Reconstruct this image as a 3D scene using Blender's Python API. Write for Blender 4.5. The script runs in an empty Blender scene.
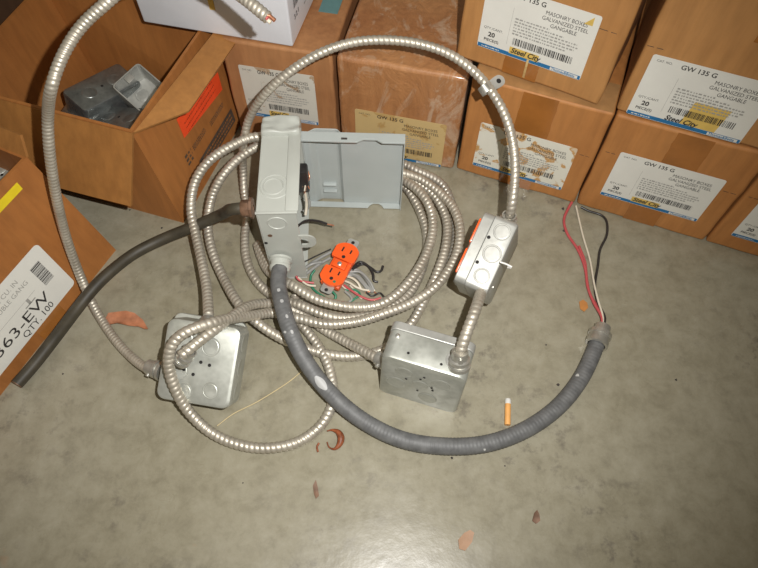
import bpy, bmesh, math, random
from mathutils import Vector, Matrix
random.seed(7)
C = bpy.context.scene.collection
V = Vector

# ------------------------------------------------------------------ camera frame (hand-held, looking down)
FPX, TH, ROLL, H = 620.0, math.radians(60.1), 0.020, 0.76
CX, CY = 379.0, 284.0
F_ = V((0, math.cos(TH), -math.sin(TH)))
_r = V((1, 0, 0)); _u = _r.cross(F_)
R_ = math.cos(ROLL) * _r + math.sin(ROLL) * _u
U_ = -math.sin(ROLL) * _r + math.cos(ROLL) * _u
CAM = V((0, 0, H))

def ray(px, py): return F_ + R_ * ((px - CX) / FPX) - U_ * ((py - CY) / FPX)
def at(px, py, z=0.0):
    d = ray(px, py); return CAM + d * ((z - H) / d.z)
def on_plane(px, py, p, n):
    d = ray(px, py); return CAM + d * ((p - CAM).dot(n) / d.dot(n))

# ------------------------------------------------------------------ materials
def new_mat(name):
    m = bpy.data.materials.new(name); m.use_nodes = True
    nt = m.node_tree; nt.nodes.clear()
    out = nt.nodes.new('ShaderNodeOutputMaterial'); b = nt.nodes.new('ShaderNodeBsdfPrincipled')
    nt.links.new(b.outputs[0], out.inputs[0])
    return m, nt, b
def noise(nt, scale, detail=4, rough=.55, vec=None, dist=0.0):
    n = nt.nodes.new('ShaderNodeTexNoise'); n.inputs['Scale'].default_value = scale
    n.inputs['Detail'].default_value = detail; n.inputs['Roughness'].default_value = rough
    n.inputs['Distortion'].default_value = dist
    if vec: nt.links.new(vec, n.inputs['Vector'])
    return n.outputs['Fac']
def ramp(nt, fac, stops):
    r = nt.nodes.new('ShaderNodeValToRGB'); nt.links.new(fac, r.inputs[0])
    e = r.color_ramp.elements
    while len(e) < len(stops): e.new(.5)
    for k, (p, c) in enumerate(stops):
        e[k].position = p; e[k].color = (*c, 1) if len(c) == 3 else c
    return r.outputs[0]
def mix(nt, fac, a, b, mode='MIX'):
    m = nt.nodes.new('ShaderNodeMix'); m.data_type = 'RGBA'; m.blend_type = mode
    for s, v in ((m.inputs[0], fac), (m.inputs[6], a), (m.inputs[7], b)):
        if isinstance(v, (int, float)): s.default_value = v
        elif isinstance(v, tuple): s.default_value = (*v, 1)
        else: nt.links.new(v, s)
    return m.outputs[2]
def bump(nt, b, h, strength=.3, dist=.001):
    n = nt.nodes.new('ShaderNodeBump'); n.inputs['Strength'].default_value = strength
    n.inputs['Distance'].default_value = dist
    nt.links.new(h, n.inputs['Height']); nt.links.new(n.outputs[0], b.inputs['Normal'])
def objvec(nt, scale=(1, 1, 1)):
    t = nt.nodes.new('ShaderNodeTexCoord'); mp = nt.nodes.new('ShaderNodeMapping')
    mp.inputs['Scale'].default_value = scale
    nt.links.new(t.outputs['Object'], mp.inputs[0]); return mp.outputs[0]

def plain(name, col, rough=.5, metal=0.0, coat=0.0, var=.12, scale=60, trans=0.0):
    m, nt, b = new_mat(name)
    v = objvec(nt)
    c2 = tuple(x * (1 - var) for x in col)
    nt.links.new(ramp(nt, noise(nt, scale, vec=v), [(.35, c2), (.65, col)]), b.inputs['Base Color'])
    b.inputs['Roughness'].default_value = rough; b.inputs['Metallic'].default_value = metal
    b.inputs['Coat Weight'].default_value = coat
    if trans: b.inputs['Alpha'].default_value = 1 - trans
    return m

def cardboard(name, col, dark, film=0.0):
    m, nt, b = new_mat(name)
    v = objvec(nt)
    base = ramp(nt, noise(nt, 7, 5, .6, v), [(.3, dark), (.62, col)])
    fib = noise(nt, 90, 3, .6, objvec(nt, (1, 1, .12)))
    base = mix(nt, .22, base, ramp(nt, fib, [(.35, tuple(x * .55 for x in col)), (.65, tuple(min(1, x * 1.3) for x in col))]))
    if film:
        st = ramp(nt, noise(nt, 16, 6, .7, objvec(nt, (1.6, 1, .7)), 1.6), [(.50, (0, 0, 0)), (.62, (1, 1, 1))])  # pale streaks paint the wrap's gloss into the base colour
        f = nt.nodes.new('ShaderNodeMath'); f.operation = 'MULTIPLY'; f.inputs[1].default_value = .5
        nt.links.new(st, f.inputs[0])
        base = mix(nt, f.outputs[0], base, (.55, .42, .30))
        b.inputs['Coat Weight'].default_value = .8; b.inputs['Coat Roughness'].default_value = .18
        bump(nt, b, noise(nt, 22, 5, .65, objvec(nt, (1.6, 1, .7)), 1.5), .6, .005)
    else:
        bump(nt, b, fib, .25, .0012)
    nt.links.new(base, b.inputs['Base Color'])
    b.inputs['Roughness'].default_value = .62
    return m

def concrete():
    m, nt, b = new_mat('concrete')
    v = objvec(nt)
    big = ramp(nt, noise(nt, 2.6, 6, .6, v, .4), [(.32, (.215, .192, .125)), (.66, (.32, .298, .225))])
    mid = ramp(nt, noise(nt, 34, 10, .74, v, .2), [(.30, (.15, .132, .09)), (.5, (.29, .266, .195)), (.72, (.40, .375, .295))])
    c = mix(nt, .5, big, mid)
    blot = ramp(nt, noise(nt, 42, 5, .7, v), [(.53, (0, 0, 0)), (.66, (.62, .62, .62))])
    reg = ramp(nt, noise(nt, 4.5, 3, .5, v), [(.47, (0, 0, 0)), (.60, (1, 1, 1))])
    mk = nt.nodes.new('ShaderNodeMath'); mk.operation = 'MULTIPLY'
    nt.links.new(blot, mk.inputs[0]); nt.links.new(reg, mk.inputs[1])
    c = mix(nt, mk.outputs[0], c, (.10, .085, .07))
    rust = ramp(nt, noise(nt, 13, 4, .55, v), [(.715, (0, 0, 0)), (.77, (.45, .45, .45))])
    c = mix(nt, rust, c, (.36, .19, .10))
    nt.links.new(c, b.inputs['Base Color'])
    nt.links.new(ramp(nt, noise(nt, 9, 5, .6, v), [(.3, (.22,) * 3), (.7, (.38,) * 3)]), b.inputs['Roughness'])
    b.inputs['Specular IOR Level'].default_value = .5
    bump(nt, b, noise(nt, 55, 6, .6, v), .16, .002)
    return m

def galvanised(name, col=(.50, .51, .46), dark=(.33, .34, .30), metal=.5, rough=.38):
    m, nt, b = new_mat(name)
    v = objvec(nt)
    vo = nt.nodes.new('ShaderNodeTexVoronoi'); vo.inputs['Scale'].default_value = 160
    nt.links.new(v, vo.inputs['Vector'])
    sp = ramp(nt, vo.outputs['Distance'], [(.1, dark), (.8, col)])
    cl = ramp(nt, noise(nt, 30, 5, .6, v), [(.3, dark), (.6, col)])
    nt.links.new(mix(nt, .7, sp, cl), b.inputs['Base Color'])
    b.inputs['Metallic'].default_value = metal
    nt.links.new(ramp(nt, noise(nt, 40, 3, .5, v), [(.3, (rough - .05,) * 3), (.7, (rough + .14,) * 3)]), b.inputs['Roughness'])
    bump(nt, b, noise(nt, 70, 3, .5, v), .12, .001)
    return m

def paper(name, col=(.74, .73, .67), stain=None, thr=.55):
    m, nt, b = new_mat(name)
    v = objvec(nt)
    c = ramp(nt, noise(nt, 25, 4, .6, v), [(.3, tuple(x * .93 for x in col)), (.7, col)])
    if stain:
        s = ramp(nt, noise(nt, 34, 4, .5, v, .6), [(thr, (0, 0, 0)), (thr + .04, (1, 1, 1)), (thr + .12, (.45, .45, .45))])
        c = mix(nt, s, c, stain)
    nt.links.new(c, b.inputs['Base Color']); b.inputs['Roughness'].default_value = .45
    return m

M = {}
M['floor'] = concrete()
M['tan'] = cardboard('tan cardboard', (.47, .232, .078), (.37, .165, .048))
M['tanlow'] = cardboard('orange tan cardboard', (.47, .205, .060), (.35, .135, .034))
M['worn'] = cardboard('worn cardboard', (.42, .20, .08), (.26, .10, .035))
M['film'] = cardboard('wrapped cardboard', (.43, .20, .075), (.25, .085, .025), 1.0)
M['kraft'] = cardboard('brown cardboard', (.38, .148, .036), (.29, .102, .022))
M['kraftin'] = cardboard('brown cardboard lining', (.37, .165, .042), (.28, .115, .027))
M['darkcard'] = cardboard('dark brown cardboard', (.10, .05, .025), (.06, .03, .016))  # much darker base colour than the other boards
M['white'] = paper('white carton board', (.72, .73, .76))
M['paper'] = paper('label paper')
M['stained'] = paper('stained label paper', (.74, .72, .62), (.52, .27, .07), .525)
M['yellowed'] = paper('yellowed label paper', (.58, .42, .19), (.45, .28, .10), .56)
M['dirty'] = paper('dirty label paper', (.62, .60, .52), (.40, .28, .17), .60)
M['ink'] = plain('black ink', (.035, .032, .03), .5)
M['fade'] = plain('faint grey ink', (.36, .35, .32), .6)
M['fadeprint'] = plain('faded black print', (.10, .07, .05), .6, 0, 0, .4, 50)
M['blue'] = plain('blue ink', (.02, .16, .36), .4)
M['yellow'] = plain('yellow ink', (.70, .48, .12), .5)
M['bright'] = plain('bright yellow', (.80, .62, .02), .5)
M['red'] = plain('fluorescent red', (.90, .085, .02), .5)
M['redink'] = plain('dark red ink', (.40, .03, .01), .5)
M['tape'] = plain('brown packing tape', (.36, .135, .028), .22, 0, .4, .2, 30)
M['topclear'] = plain('clear packing tape', (.46, .25, .10), .22, 0, .6, .25, 40)
M['alu'] = galvanised('aluminium armour', (.57, .525, .44), (.42, .38, .31), .62, .43)
M['alu2'] = galvanised('dull armour', (.50, .465, .40), (.36, .33, .28), .62, .42)
M['galv'] = galvanised('galvanised steel')
M['galv_l'] = galvanised('light galvanised steel', (.50, .50, .465), (.37, .37, .34), .5, .42)
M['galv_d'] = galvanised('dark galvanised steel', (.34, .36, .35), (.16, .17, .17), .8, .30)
M['zinc'] = galvanised('zinc fitting', (.62, .61, .56), (.40, .39, .35), .8, .30)
M['enamel'] = plain('light grey enamel', (.46, .475, .43), .36, 0, .35, .07, 18)
M['enamel_in'] = plain('grey enamel inner', (.42, .455, .44), .34, 0, .35, .06, 18)
M['rubber'] = plain('black rubber', (.060, .050, .032), .55, 0, 0, .45, 40)
M['dark'] = plain('dark void', (.012, .010, .009), .8)
M['grime'] = plain('dark grime', (.05, .042, .036), .8)
m_, nt_, b_ = new_mat('grey pvc jacket'); v_ = objvec(nt_)
c_ = ramp(nt_, noise(nt_, 90, 3, .5, v_), [(.3, (.095, .096, .096)), (.7, (.155, .156, .154))])
s_ = ramp(nt_, noise(nt_, 60, 2, .5, v_), [(.735, (0, 0, 0)), (.75, (1, 1, 1))])
nt_.links.new(mix(nt_, s_, c_, (.48, .48, .46)), b_.inputs['Base Color']); b_.inputs['Roughness'].default_value = .56
M['conduit'] = m_
M['scuff'] = plain('scuffed grey', (.42, .42, .41), .5)
M['orange'] = plain('orange nylon', (.90, .115, .018), .34, 0, .3, .05, 40)
M['black'] = plain('black insulation', (.028, .025, .024), .32)
M['wred'] = plain('red insulation', (.50, .085, .09), .35)
M['wwhite'] = plain('white insulation', (.66, .60, .48), .38)
M['wgreen'] = plain('green insulation', (.03, .20, .11), .36)
M['wgrey'] = plain('grey insulation', (.30, .30, .28), .36)
M['copper'] = plain('copper', (.72, .33, .20), .35, .8)
M['rusty'] = plain('rusty brown', (.20, .11, .065), .55, .2, 0, .4, 90)
M['leaf'] = plain('dry leaf', (.50, .20, .10), .6, 0, 0, .4, 60)
M['fibre'] = plain('red brown shaving', (.30, .085, .03), .5, 0, 0, .5, 160)
M['straw'] = plain('pale straw', (.55, .45, .25), .6)
M['filter'] = plain('cork filter', (.80, .40, .12), .55)
M['ash'] = plain('white cigarette paper', (.75, .74, .70), .6)

# ------------------------------------------------------------------ mesh helpers
def ob(name, bm, mats, parent=None, mw=None, smooth=True, angle=40):
    me = bpy.data.meshes.new(name)
    bmesh.ops.recalc_face_normals(bm, faces=bm.faces[:])
    bm.to_mesh(me); bm.free()
    for m in (mats if isinstance(mats, (list, tuple)) else [mats]): me.materials.append(m)
    if smooth:
        for p in me.polygons: p.use_smooth = True
        me.set_sharp_from_angle(angle=math.radians(angle))
    o = bpy.data.objects.new(name, me); C.objects.link(o)
    if parent: o.parent = parent
    if mw is not None: o.matrix_local = mw
    return o
def tag(o, label, cat, group=None):
    o['label'] = label; o['category'] = cat
    if group: o['group'] = group
    return o
def thing(name, label, cat, mw=None, group=None):
    o = bpy.data.objects.new(name, None); C.objects.link(o); o.empty_display_size = .02
    if mw is not None: o.matrix_world = mw
    return tag(o, label, cat, group)
def bx(bm, lo, hi, bev=0.0, seg=2, mi=0, mat=None):
    r = bmesh.ops.create_cube(bm, size=1)
    vs = r['verts']
    for v in vs:
        v.co = V([(lo[i] + hi[i]) / 2 + v.co[i] * (hi[i] - lo[i]) for i in range(3)])
    fs = list({f for v in vs for f in v.link_faces})
    for f in fs: f.material_index = mi
    if bev:
        es = list({e for v in vs for e in v.link_edges})
        r2 = bmesh.ops.bevel(bm, geom=es, offset=bev, segments=seg, affect='EDGES', profile=.5)
        for f in r2['faces']: f.material_index = mi
        vs = list({v for f in r2['faces'] for v in f.verts} | {v for v in vs if v.is_valid})
    if mat is not None:
        for v in vs: v.co = mat @ v.co
    return vs
def lathe(bm, prof, n=24, mat=Matrix(), mi=0):
    """prof: list of (r, z) along +z"""
    rings = []
    for r, z in prof:
        if r < 1e-6: rings.append([bm.verts.new(mat @ V((0, 0, z)))])
        else: rings.append([bm.verts.new(mat @ V((r * math.cos(2 * math.pi * k / n), r * math.sin(2 * math.pi * k / n), z))) for k in range(n)])
    for a, b in zip(rings, rings[1:]):
        for k in range(n):
            k2 = (k + 1) % n
            if len(a) == 1 and len(b) == 1: continue
            if len(a) == 1: f = bm.faces.new((a[0], b[k], b[k2]))
            elif len(b) == 1: f = bm.faces.new((a[k], b[0], a[k2]))
            else: f = bm.faces.new((a[k], b[k], b[k2], a[k2]))
            f.material_index = mi
def poly_prism(bm, pts, z0, z1, mi=0, mat=Matrix()):
    a = [bm.verts.new(mat @ V((x, y, z0))) for x, y in pts]; b = [bm.verts.new(mat @ V((x, y, z1))) for x, y in pts]
    n = len(pts)
    for f in (bm.faces.new(a[::-1]), bm.faces.new(b)): f.material_index = mi
    for k in range(n):
        bm.faces.new((a[k], a[(k + 1) % n], b[(k + 1) % n], b[k])).material_index = mi
def rrect(x0, y0, x1, y1, r, n=5):
    o = []
    for cx, cy, a0 in ((x1 - r, y0 + r, -90), (x1 - r, y1 - r, 0), (x0 + r, y1 - r, 90), (x0 + r, y0 + r, 180)):
        for k in range(n + 1):
            a = math.radians(a0 + 90 * k / n); o.append((cx + r * math.cos(a), cy + r * math.sin(a)))
    return o
def frame(o, x, y):
    x = x.normalized(); z = x.cross(y).normalized(); y = z.cross(x)
    m = Matrix((x, y, z)).transposed().to_4x4(); m.translation = o; return m
def along(p, d):
    """matrix at p whose z runs along d"""
    z = d.normalized(); a = V((0, 0, 1)) if abs(z.z) < .9 else V((1, 0, 0))
    x = a.cross(z).normalized(); y = z.cross(x)
    m = Matrix((x, y, z)).transposed().to_4x4(); m.translation = p; return m

def spline(pts, step):
    P = [V(p) for p in pts]
    P = [P[0] * 2 - P[1]] + P + [P[-1] * 2 - P[-2]]
    dense = []
    for i in range(1, len(P) - 2):
        p0, p1, p2, p3 = P[i - 1:i + 3]
        t = [0]
        for a, b in ((p0, p1), (p1, p2), (p2, p3)): t.append(t[-1] + max((b - a).length, 1e-6) ** .5)
        for k in range(24):
            u = t[1] + (t[2] - t[1]) * k / 24
            A1 = p0 * ((t[1] - u) / (t[1] - t[0])) + p1 * ((u - t[0]) / (t[1] - t[0]))
            A2 = p1 * ((t[2] - u) / (t[2] - t[1])) + p2 * ((u - t[1]) / (t[2] - t[1]))
            A3 = p2 * ((t[3] - u) / (t[3] - t[2])) + p3 * ((u - t[2]) / (t[3] - t[2]))
            B1 = A1 * ((t[2] - u) / (t[2] - t[0])) + A2 * ((u - t[0]) / (t[2] - t[0]))
            B2 = A2 * ((t[3] - u) / (t[3] - t[1])) + A3 * ((u - t[1]) / (t[3] - t[1]))
            dense.append(B1 * ((t[2] - u) / (t[2] - t[1])) + B2 * ((u - t[1]) / (t[2] - t[1])))
    dense.append(P[-2])
    out = [dense[0]]; acc = 0; want = step
    for a, b in zip(dense, dense[1:]):
        L = (b - a).length
        while acc + L >= want:
            out.append(a.lerp(b, (want - acc) / L)); want += step
        acc += L
    if (out[-1] - dense[-1]).length > step * .3: out.append(dense[-1])
    return out
def smooth_path(p, it):
    for _ in range(it):
        p = [p[0]] + [(p[i - 1] + p[i] * 2 + p[i + 1]) / 4 for i in range(1, len(p) - 1)] + [p[-1]]
    return p
def sweep(bm, pts, rad, step=.004, n=10, pitch=0, amp=0, mi=0, cap=True, sm=0):
    P = spline(pts, step)
    if sm: P = smooth_path(P, sm)
    T = [(P[min(i + 1, len(P) - 1)] - P[max(i - 1, 0)]).normalized() for i in range(len(P))]
    a = V((0, 0, 1)) if abs(T[0].z) < .9 else V((1, 0, 0))
    nrm = (a - T[0] * a.dot(T[0])).normalized()
    rings = []
    for i, (p, t) in enumerate(zip(P, T)):
        nrm = (nrm - t * nrm.dot(t)).normalized(); bi = t.cross(nrm)
        ring = []
        for k in range(n):
            th = 2 * math.pi * k / n; r = rad(i / (len(P) - 1)) if callable(rad) else rad
            if pitch:
                ph = (i * step / pitch - k / n) % 1.0
                r += amp * (r / .0068) * (abs(math.sin(math.pi * ph)) ** .5 - 1)
            ring.append(bm.verts.new(p + (nrm * math.cos(th) + bi * math.sin(th)) * r))
        rings.append(ring)
    for A, B in zip(rings, rings[1:]):
        for k in range(n):
            bm.faces.new((A[k], A[(k + 1) % n], B[(k + 1) % n], B[k])).material_index = mi
    if cap:
        bm.faces.new(rings[0][::-1]).material_index = mi; bm.faces.new(rings[-1]).material_index = mi
    return P
def rebase(o):
    """origin of a world-coordinate mesh moved to its foot"""
    vs = o.data.vertices
    c = V((0, 0, 0)); zmin = 9
    for v in vs: c += v.co; zmin = min(zmin, v.co.z)
    c /= len(vs); c.z = zmin
    o.data.transform(Matrix.Translation(-c)); o.location = c
    return o
def tube_obj(name, pts, rad, mat, parent=None, **k):
    bm = bmesh.new(); sweep(bm, pts, rad, **k)
    o = ob(name, bm, mat, angle=70)
    rebase(o)
    if parent:
        bpy.context.view_layer.update()
        o.parent = parent; o.matrix_parent_inverse = parent.matrix_world.inverted()
    return o
def path(l):
    return [V(p[1:]) if p[0] == 'w' else at(*p) for p in l]
def W(l): return [at(*p) for p in l]

def text_into(bm, s, size, x, y, mi=0, z=0.0, align='LEFT', bold=0.0, mat=None, sx=1.0, slant=0.0):
    cu = bpy.data.curves.new('t', 'FONT'); cu.body = s; cu.size = size; cu.align_x = align; cu.offset = bold; cu.resolution_u = 3
    o = bpy.data.objects.new('t', cu); me = bpy.data.meshes.new_from_object(o)
    n0 = len(bm.verts); f0 = len(bm.faces)
    bm.from_mesh(me); bm.verts.ensure_lookup_table(); bm.faces.ensure_lookup_table()
    for v in bm.verts[n0:]:
        v.co = V((v.co.x * sx + v.co.y * slant + x, v.co.y + y, z))
        if mat is not None: v.co = mat @ v.co
    for f in bm.faces[f0:]: f.material_index = mi
    bpy.data.objects.remove(o); bpy.data.meshes.remove(me); bpy.data.curves.remove(cu)
def quad(bm, x0, y0, x1, y1, mi=0, z=0.0, sk=0.0):
    vs = [bm.verts.new((x, y, z)) for x, y in ((x0, y0), (x1, y0), (x1 + sk, y1), (x0 + sk, y1))]
    bm.faces.new(vs).material_index = mi
def strokes(bm, x0, x1, y, h, mi, z=0, seed=1, dens=1.0):
    """a line of print too small to read"""
    rnd = random.Random(seed); x = x0
    while x < x1:
        w = rnd.uniform(.6, 2.4) * h * dens
        quad(bm, x, y, min(x + w, x1), y + h * rnd.uniform(.7, 1), mi, z); x += w + h * rnd.uniform(.35, .8)
def barcode(bm, x0, x1, y0, y1, mi, z=0, seed=1):
    rnd = random.Random(seed); x = x0
    while x < x1:
        w = rnd.choice((.0005, .0005, .001, .0015)); quad(bm, x, y0, min(x + w, x1), y1, mi, z); x += w + rnd.choice((.0005, .0008, .0014))

# ------------------------------------------------------------------ floor
bm = bmesh.new(); bmesh.ops.create_grid(bm, x_segments=2, y_segments=2, size=2.5)
fl = ob('floor', bm, M['floor'], smooth=False); fl.location = (0, 1.2, 0); fl['kind'] = 'structure'

# ------------------------------------------------------------------ cartons
def closed_body(w, d, h, parent, mat, seed=0, r=.004):
    bm = bmesh.new(); bx(bm, (0, 0, 0), (w, d, h))
    bmesh.ops.subdivide_edges(bm, edges=bm.edges[:], cuts=7, use_grid_fill=True)
    rnd = random.Random(seed)
    for v in bm.verts:
        x, y, z = v.co
        ed = sum((min(a, b - a) < 1e-4) for a, b in ((x, w), (y, d), (z, h)))
        if ed >= 2: v.co += V((rnd.uniform(-1, 1), rnd.uniform(-1, 1), rnd.uniform(-1, .4))) * .0009
        v.co.z = max(v.co.z, 0)
    o = ob('carton_body', bm, mat, parent)
    md = o.modifiers.new('bevel', 'BEVEL'); md.width = r; md.segments = 3; md.angle_limit = math.radians(50); md.limit_method = 'ANGLE'
    return o
LW, LH = .139, .091
LAB_SEED = [0]
def ship_label(parent, u, h, mat, y=-.0006, yellow='small', tilt=0.0, keyed=True, w=LW, hh=LH, corner=True):
    """paper shipping label on the front (-y) side of a carton"""
    mw = Matrix(((1, 0, 0, u), (0, 0, -1, y), (0, 1, 0, h), (0, 0, 0, 1))) @ Matrix.Rotation(tilt, 4, 'Z')
    bm = bmesh.new(); poly_prism(bm, rrect(0, 0, w, hh, .003), 0, .0004)
    lab = ob('shipping_label', bm, mat, parent, mw, smooth=False)
    LAB_SEED[0] += 1; s = LAB_SEED[0]
    bm = bmesh.new(); z = .00055
    INK, FADE, BLUE, YEL, PAP = 0, 1, 2, 3, 4
    quad(bm, .0008, .0006, w - .0008, .0062, BLUE, z)
    z2 = z + .0002; z3 = z + .0004
    strokes(bm, .006, .030, .0025, .0016, PAP, z2, s)
    quad(bm, w - .040, .0012, w - .004, .0056, PAP, z2); text_into(bm, 'Thomas&Betts', .0052, w - .0385, .0019, BLUE, z3, bold=.0001)
    if yellow == 'none': pass
    elif yellow == 'small': quad(bm, .043, .005, .082, .0150, YEL, z2)
    else:
        quad(bm, .064, .0065, .106, .043, YEL, z, sk=.004)
    text_into(bm, 'Steel City', .0108, .0450, .0070, INK, z3, bold=.00030, sx=.90, slant=.25)
    barcode(bm, .045, .122, .0185, .0285, INK, z3, s)
    text_into(bm, 'CAT. NO.', .0042, .006, hh - .008, INK, z)
    text_into(bm, 'GW 135 G', .0088, .034, hh - .0105, INK, z, bold=.00015)
    for k, t in enumerate(('MASONRY BOXES', 'GALVANIZED STEEL', 'GANGABLE')):
        text_into(bm, t, .0074, .101, hh - .0185 - k * .0074, INK, z, 'CENTER', 0, sx=.86)
    for k in range(6):
        strokes(bm, .042, (.085, .104, .122, .124, .120, .110)[k], .0540 - k * .0042, .0023, FADE, z3, s * 31 + k, .8)
    quad(bm, .0375, .016, .0378, .068, FADE, z)
    text_into(bm, 'QTY./CANT.', .0046, .005, .0290, INK, z)
    text_into(bm, '20', .0090, .012, .0190, INK, z, bold=.0003)
    text_into(bm, 'PIECE(S)', .0056, .0075, .0118, INK, z, bold=.0001)
    pass
    ob('label_print', bm, [M['ink'], M['fade'], M['blue'], M['yellow'], M['paper']], lab, smooth=False)
    return lab
def fit_label(t, P, A, tl, br, mat):
    n = V((math.sin(A), -math.cos(A), 0)); e = V((math.cos(A), math.sin(A), 0))
    a, b = on_plane(*tl, P, n) - P, on_plane(*br, P, n) - P
    w, h = max(.08, b.dot(e) - a.dot(e)), a.z - b.z
    lab = ship_label(t, a.dot(e), b.z, mat, y=-.0008)
    lab.scale = (w / LW, h / LH, 1); return lab
def tape_front(parent, u0, u1, z0, z1, mat, y=-.0004, name='packing_tape'):
    bm = bmesh.new(); n = 8; rnd = random.Random(int(u0 * 1e4) + 5)
    pts = [(u0 + rnd.uniform(-.0006, .0006), z0 + (z1 - z0) * k / n) for k in range(n + 1)] + [(u1 + rnd.uniform(-.0006, .0006), z1 - (z1 - z0) * k / n) for k in range(n + 1)]
    poly_prism(bm, [(a, b) for a, b in pts], 0, .0003)
    return ob(name, bm, mat, parent, Matrix(((1, 0, 0, 0), (0, 0, -1, y), (0, 1, 0, 0), (0, 0, 0, 1))), smooth=False)
def tape_top(parent, x0, x1, y0, y1, z, mat):
    bm = bmesh.new(); bx(bm, (x0, y0, z), (x1, y1, z + .0004)); return ob('packing_tape', bm, mat, parent, smooth=False)
def dashes(parent, x0, x1, z, y=-.0002):
    bm = bmesh.new(); 
    for a, b in ((x0, x0 + (x1 - x0) * .42), (x0 + (x1 - x0) * .58, x1)):
        bx(bm, (a, y - .0002, z), (b, y, z + .0006))
    return ob('score_mark', bm, M['grime'], parent, smooth=False)

PSI = -.343
E_ = V((math.cos(PSI), math.sin(PSI), 0)); N_ = V((-math.sin(PSI), math.cos(PSI), 0))
WALL0 = N_ * .652
def wall_m(u, z, back=0.0, yaw=0.0): return Matrix.Translation(WALL0 + E_ * u + N_ * back + V((0, 0, z))) @ Matrix.Rotation(PSI + yaw, 4, 'Z')
G = 'stacked shipping cartons on the right'
def carton(name_label, u, z, w, d, h, mat, back=0.0, seed=0, mw=None):
    t = thing('cardboard_carton', name_label, 'box', mw or wall_m(u, z, back), G)
    closed_body(w, d, h, t, mat, seed)
    return t
# lower row: A (stained label), B (between), C (cut off at the right edge)
HT = .186
tA = carton('tan carton on the floor with a water-stained label, behind the cable arc', -.107, 0, .1885, .30, HT, M['tanlow'], seed=1)
ship_label(tA, -.083 + .107, .0215, M['stained'])
tape_front(tA, .070, .118, .1135, HT - .002, M['tape']); tape_front(tA, .070, .118, .001, .021, M['tape'])
tape_top(tA, .002, .1865, .0015, .055, HT, M['topclear'])
dashes(tA, .168, .182, .102)
tB = carton('tan floor carton with a clean white label, right of the stained-label carton', .0845, 0, .191, .30, HT, M['tanlow'], seed=2)
ship_label(tB, .110 - .0845, .037, M['paper'])
tape_front(tB, .078, .124, .1290, HT - .002, M['tape']); tape_front(tB, .072, .118, .001, .0365, M['tape'])
dashes(tB, .007, .020, .120); dashes(tB, .168, .185, .108)
tC = carton('tan floor carton cut off by the right picture edge, only its label corner showing', .2785, 0, .19, .30, HT, M['tanlow'], seed=3)
ship_label(tC, .022, .030, M['paper'])
dashes(tC, .006, .018, .110)
tA2 = carton('upper-row tan carton whose white label has a torn yellow corner', 0, 0, .198, .18, .21, M['tan'], seed=4,
             mw=Matrix.Translation(V((.0977, .6856, HT + .003))) @ Matrix.Rotation(math.radians(-26.4), 4, 'Z'))
ship_label(tA2, .0265, .0285, M['paper'])
bm = bmesh.new(); poly_prism(bm, [(0, 0), (.010, 0), (.0095, .011)], 0, .0005)
ob('torn_label_corner', bm, M['yellow'], tA2, Matrix(((1, 0, 0, .148), (0, 0, -1, -.0011), (0, 1, 0, .105), (0, 0, 0, 1))), smooth=False)
tape_front(tA2, .066, .112, .002, .028, M['tape'])
dashes(tA2, .166, .190, .104)
bm = bmesh.new(); bx(bm, (.0945, -.0014, .004), (.0975, -.0006, .033), .0003)
ob('glue_drip', bm, M['yellowed'], tA2)
tB2 = carton('upper-row tan carton with its white label at the bottom left corner, nearest the right edge', 0, 0, .215, .30, .21, M['tan'], seed=5,
             mw=Matrix.Translation(V((.2965, .590, HT + .003))) @ Matrix.Rotation(math.radians(-20.6), 4, 'Z'))
ship_label(tB2, .0125, .0015, M['paper'], yellow='wide')
tape_front(tB2, .100, .150, .135, .208, M['tape'])
dashes(tB2, .002, .020, .100)
# crossing plastic tape along the joint of the two layers
# centre carton wrapped in film
KP = V((-.0645, .687, 0)); KA = math.radians(-12.5)
tK = thing('cardboard_carton', 'film-wrapped carton on the floor with a yellowed label, behind the grey metal cover', 'box', Matrix.Translation(KP) @ Matrix.Rotation(KA, 4, 'Z'), 'cartons behind the enclosure')
closed_body(.182, .33, .184, tK, M['film'], 6, .006)
fit_label(tK, KP, KA, (355, 108), (441, 167), M['yellowed'])
tape_top(tK, .085, .150, .240, .328, .184, M['topclear'])
# left centre carton carrying the white box
DP = V((-.2300, .7175, 0)); DA = math.radians(-10.5)
tD = thing('cardboard_carton', 'worn carton under the white box with a dirty creased label', 'box', Matrix.Translation(DP) @ Matrix.Rotation(DA, 4, 'Z'), 'cartons behind the enclosure')
closed_body(.162, .36, .184, tD, M['worn'], 7)
fit_label(tD, DP, DA, (238, 64), (319, 125), M['dirty'])
bm = bmesh.new(); bx(bm, (.122, .085, .1842), (.150, .150, .1848)); ob('teal_sticker', bm, plain('teal ink', (.12, .24, .24), .5), tD, smooth=False)

# white box on top of it
wc = at(293, 48, .185); wr = at(336, 0, .185)
ang = math.radians(-12)
t = thing('white_carton', 'glossy white box resting on the worn carton behind the open carton flap', 'box',
          Matrix.Translation(wc + V((0, 0, .001))) @ Matrix.Rotation(ang, 4, 'Z'))
bm = bmesh.new(); bx(bm, (-.218, 0, 0), (0, .26, .15), .003, 3); ob('carton_body', bm, M['white'], t)
sd = Matrix(((0, 0, 1, .0006), (1, 0, 0, 0), (0, 1, 0, 0), (0, 0, 0, 1)))   # x->y, y->z on the right side
bm = bmesh.new()
text_into(bm, '3 2 1', .010, .018, .030, 0, 0, bold=.0003); barcode(bm, .020, .038, .045, .062, 0, 0, 3)
ob('box_code', bm, [M['ink'], M['fade']], t, sd, smooth=False)
bm = bmesh.new()
text_into(bm, 'CAT. NO.', .010, .060, .055, 0, 0)
for k in range(3): strokes(bm, .060, .115, .040 - k * .008, .003, 1, 0, 50 + k)
ob('side_print', bm, [M['ink'], M['fade']], t, sd, smooth=False)
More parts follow.
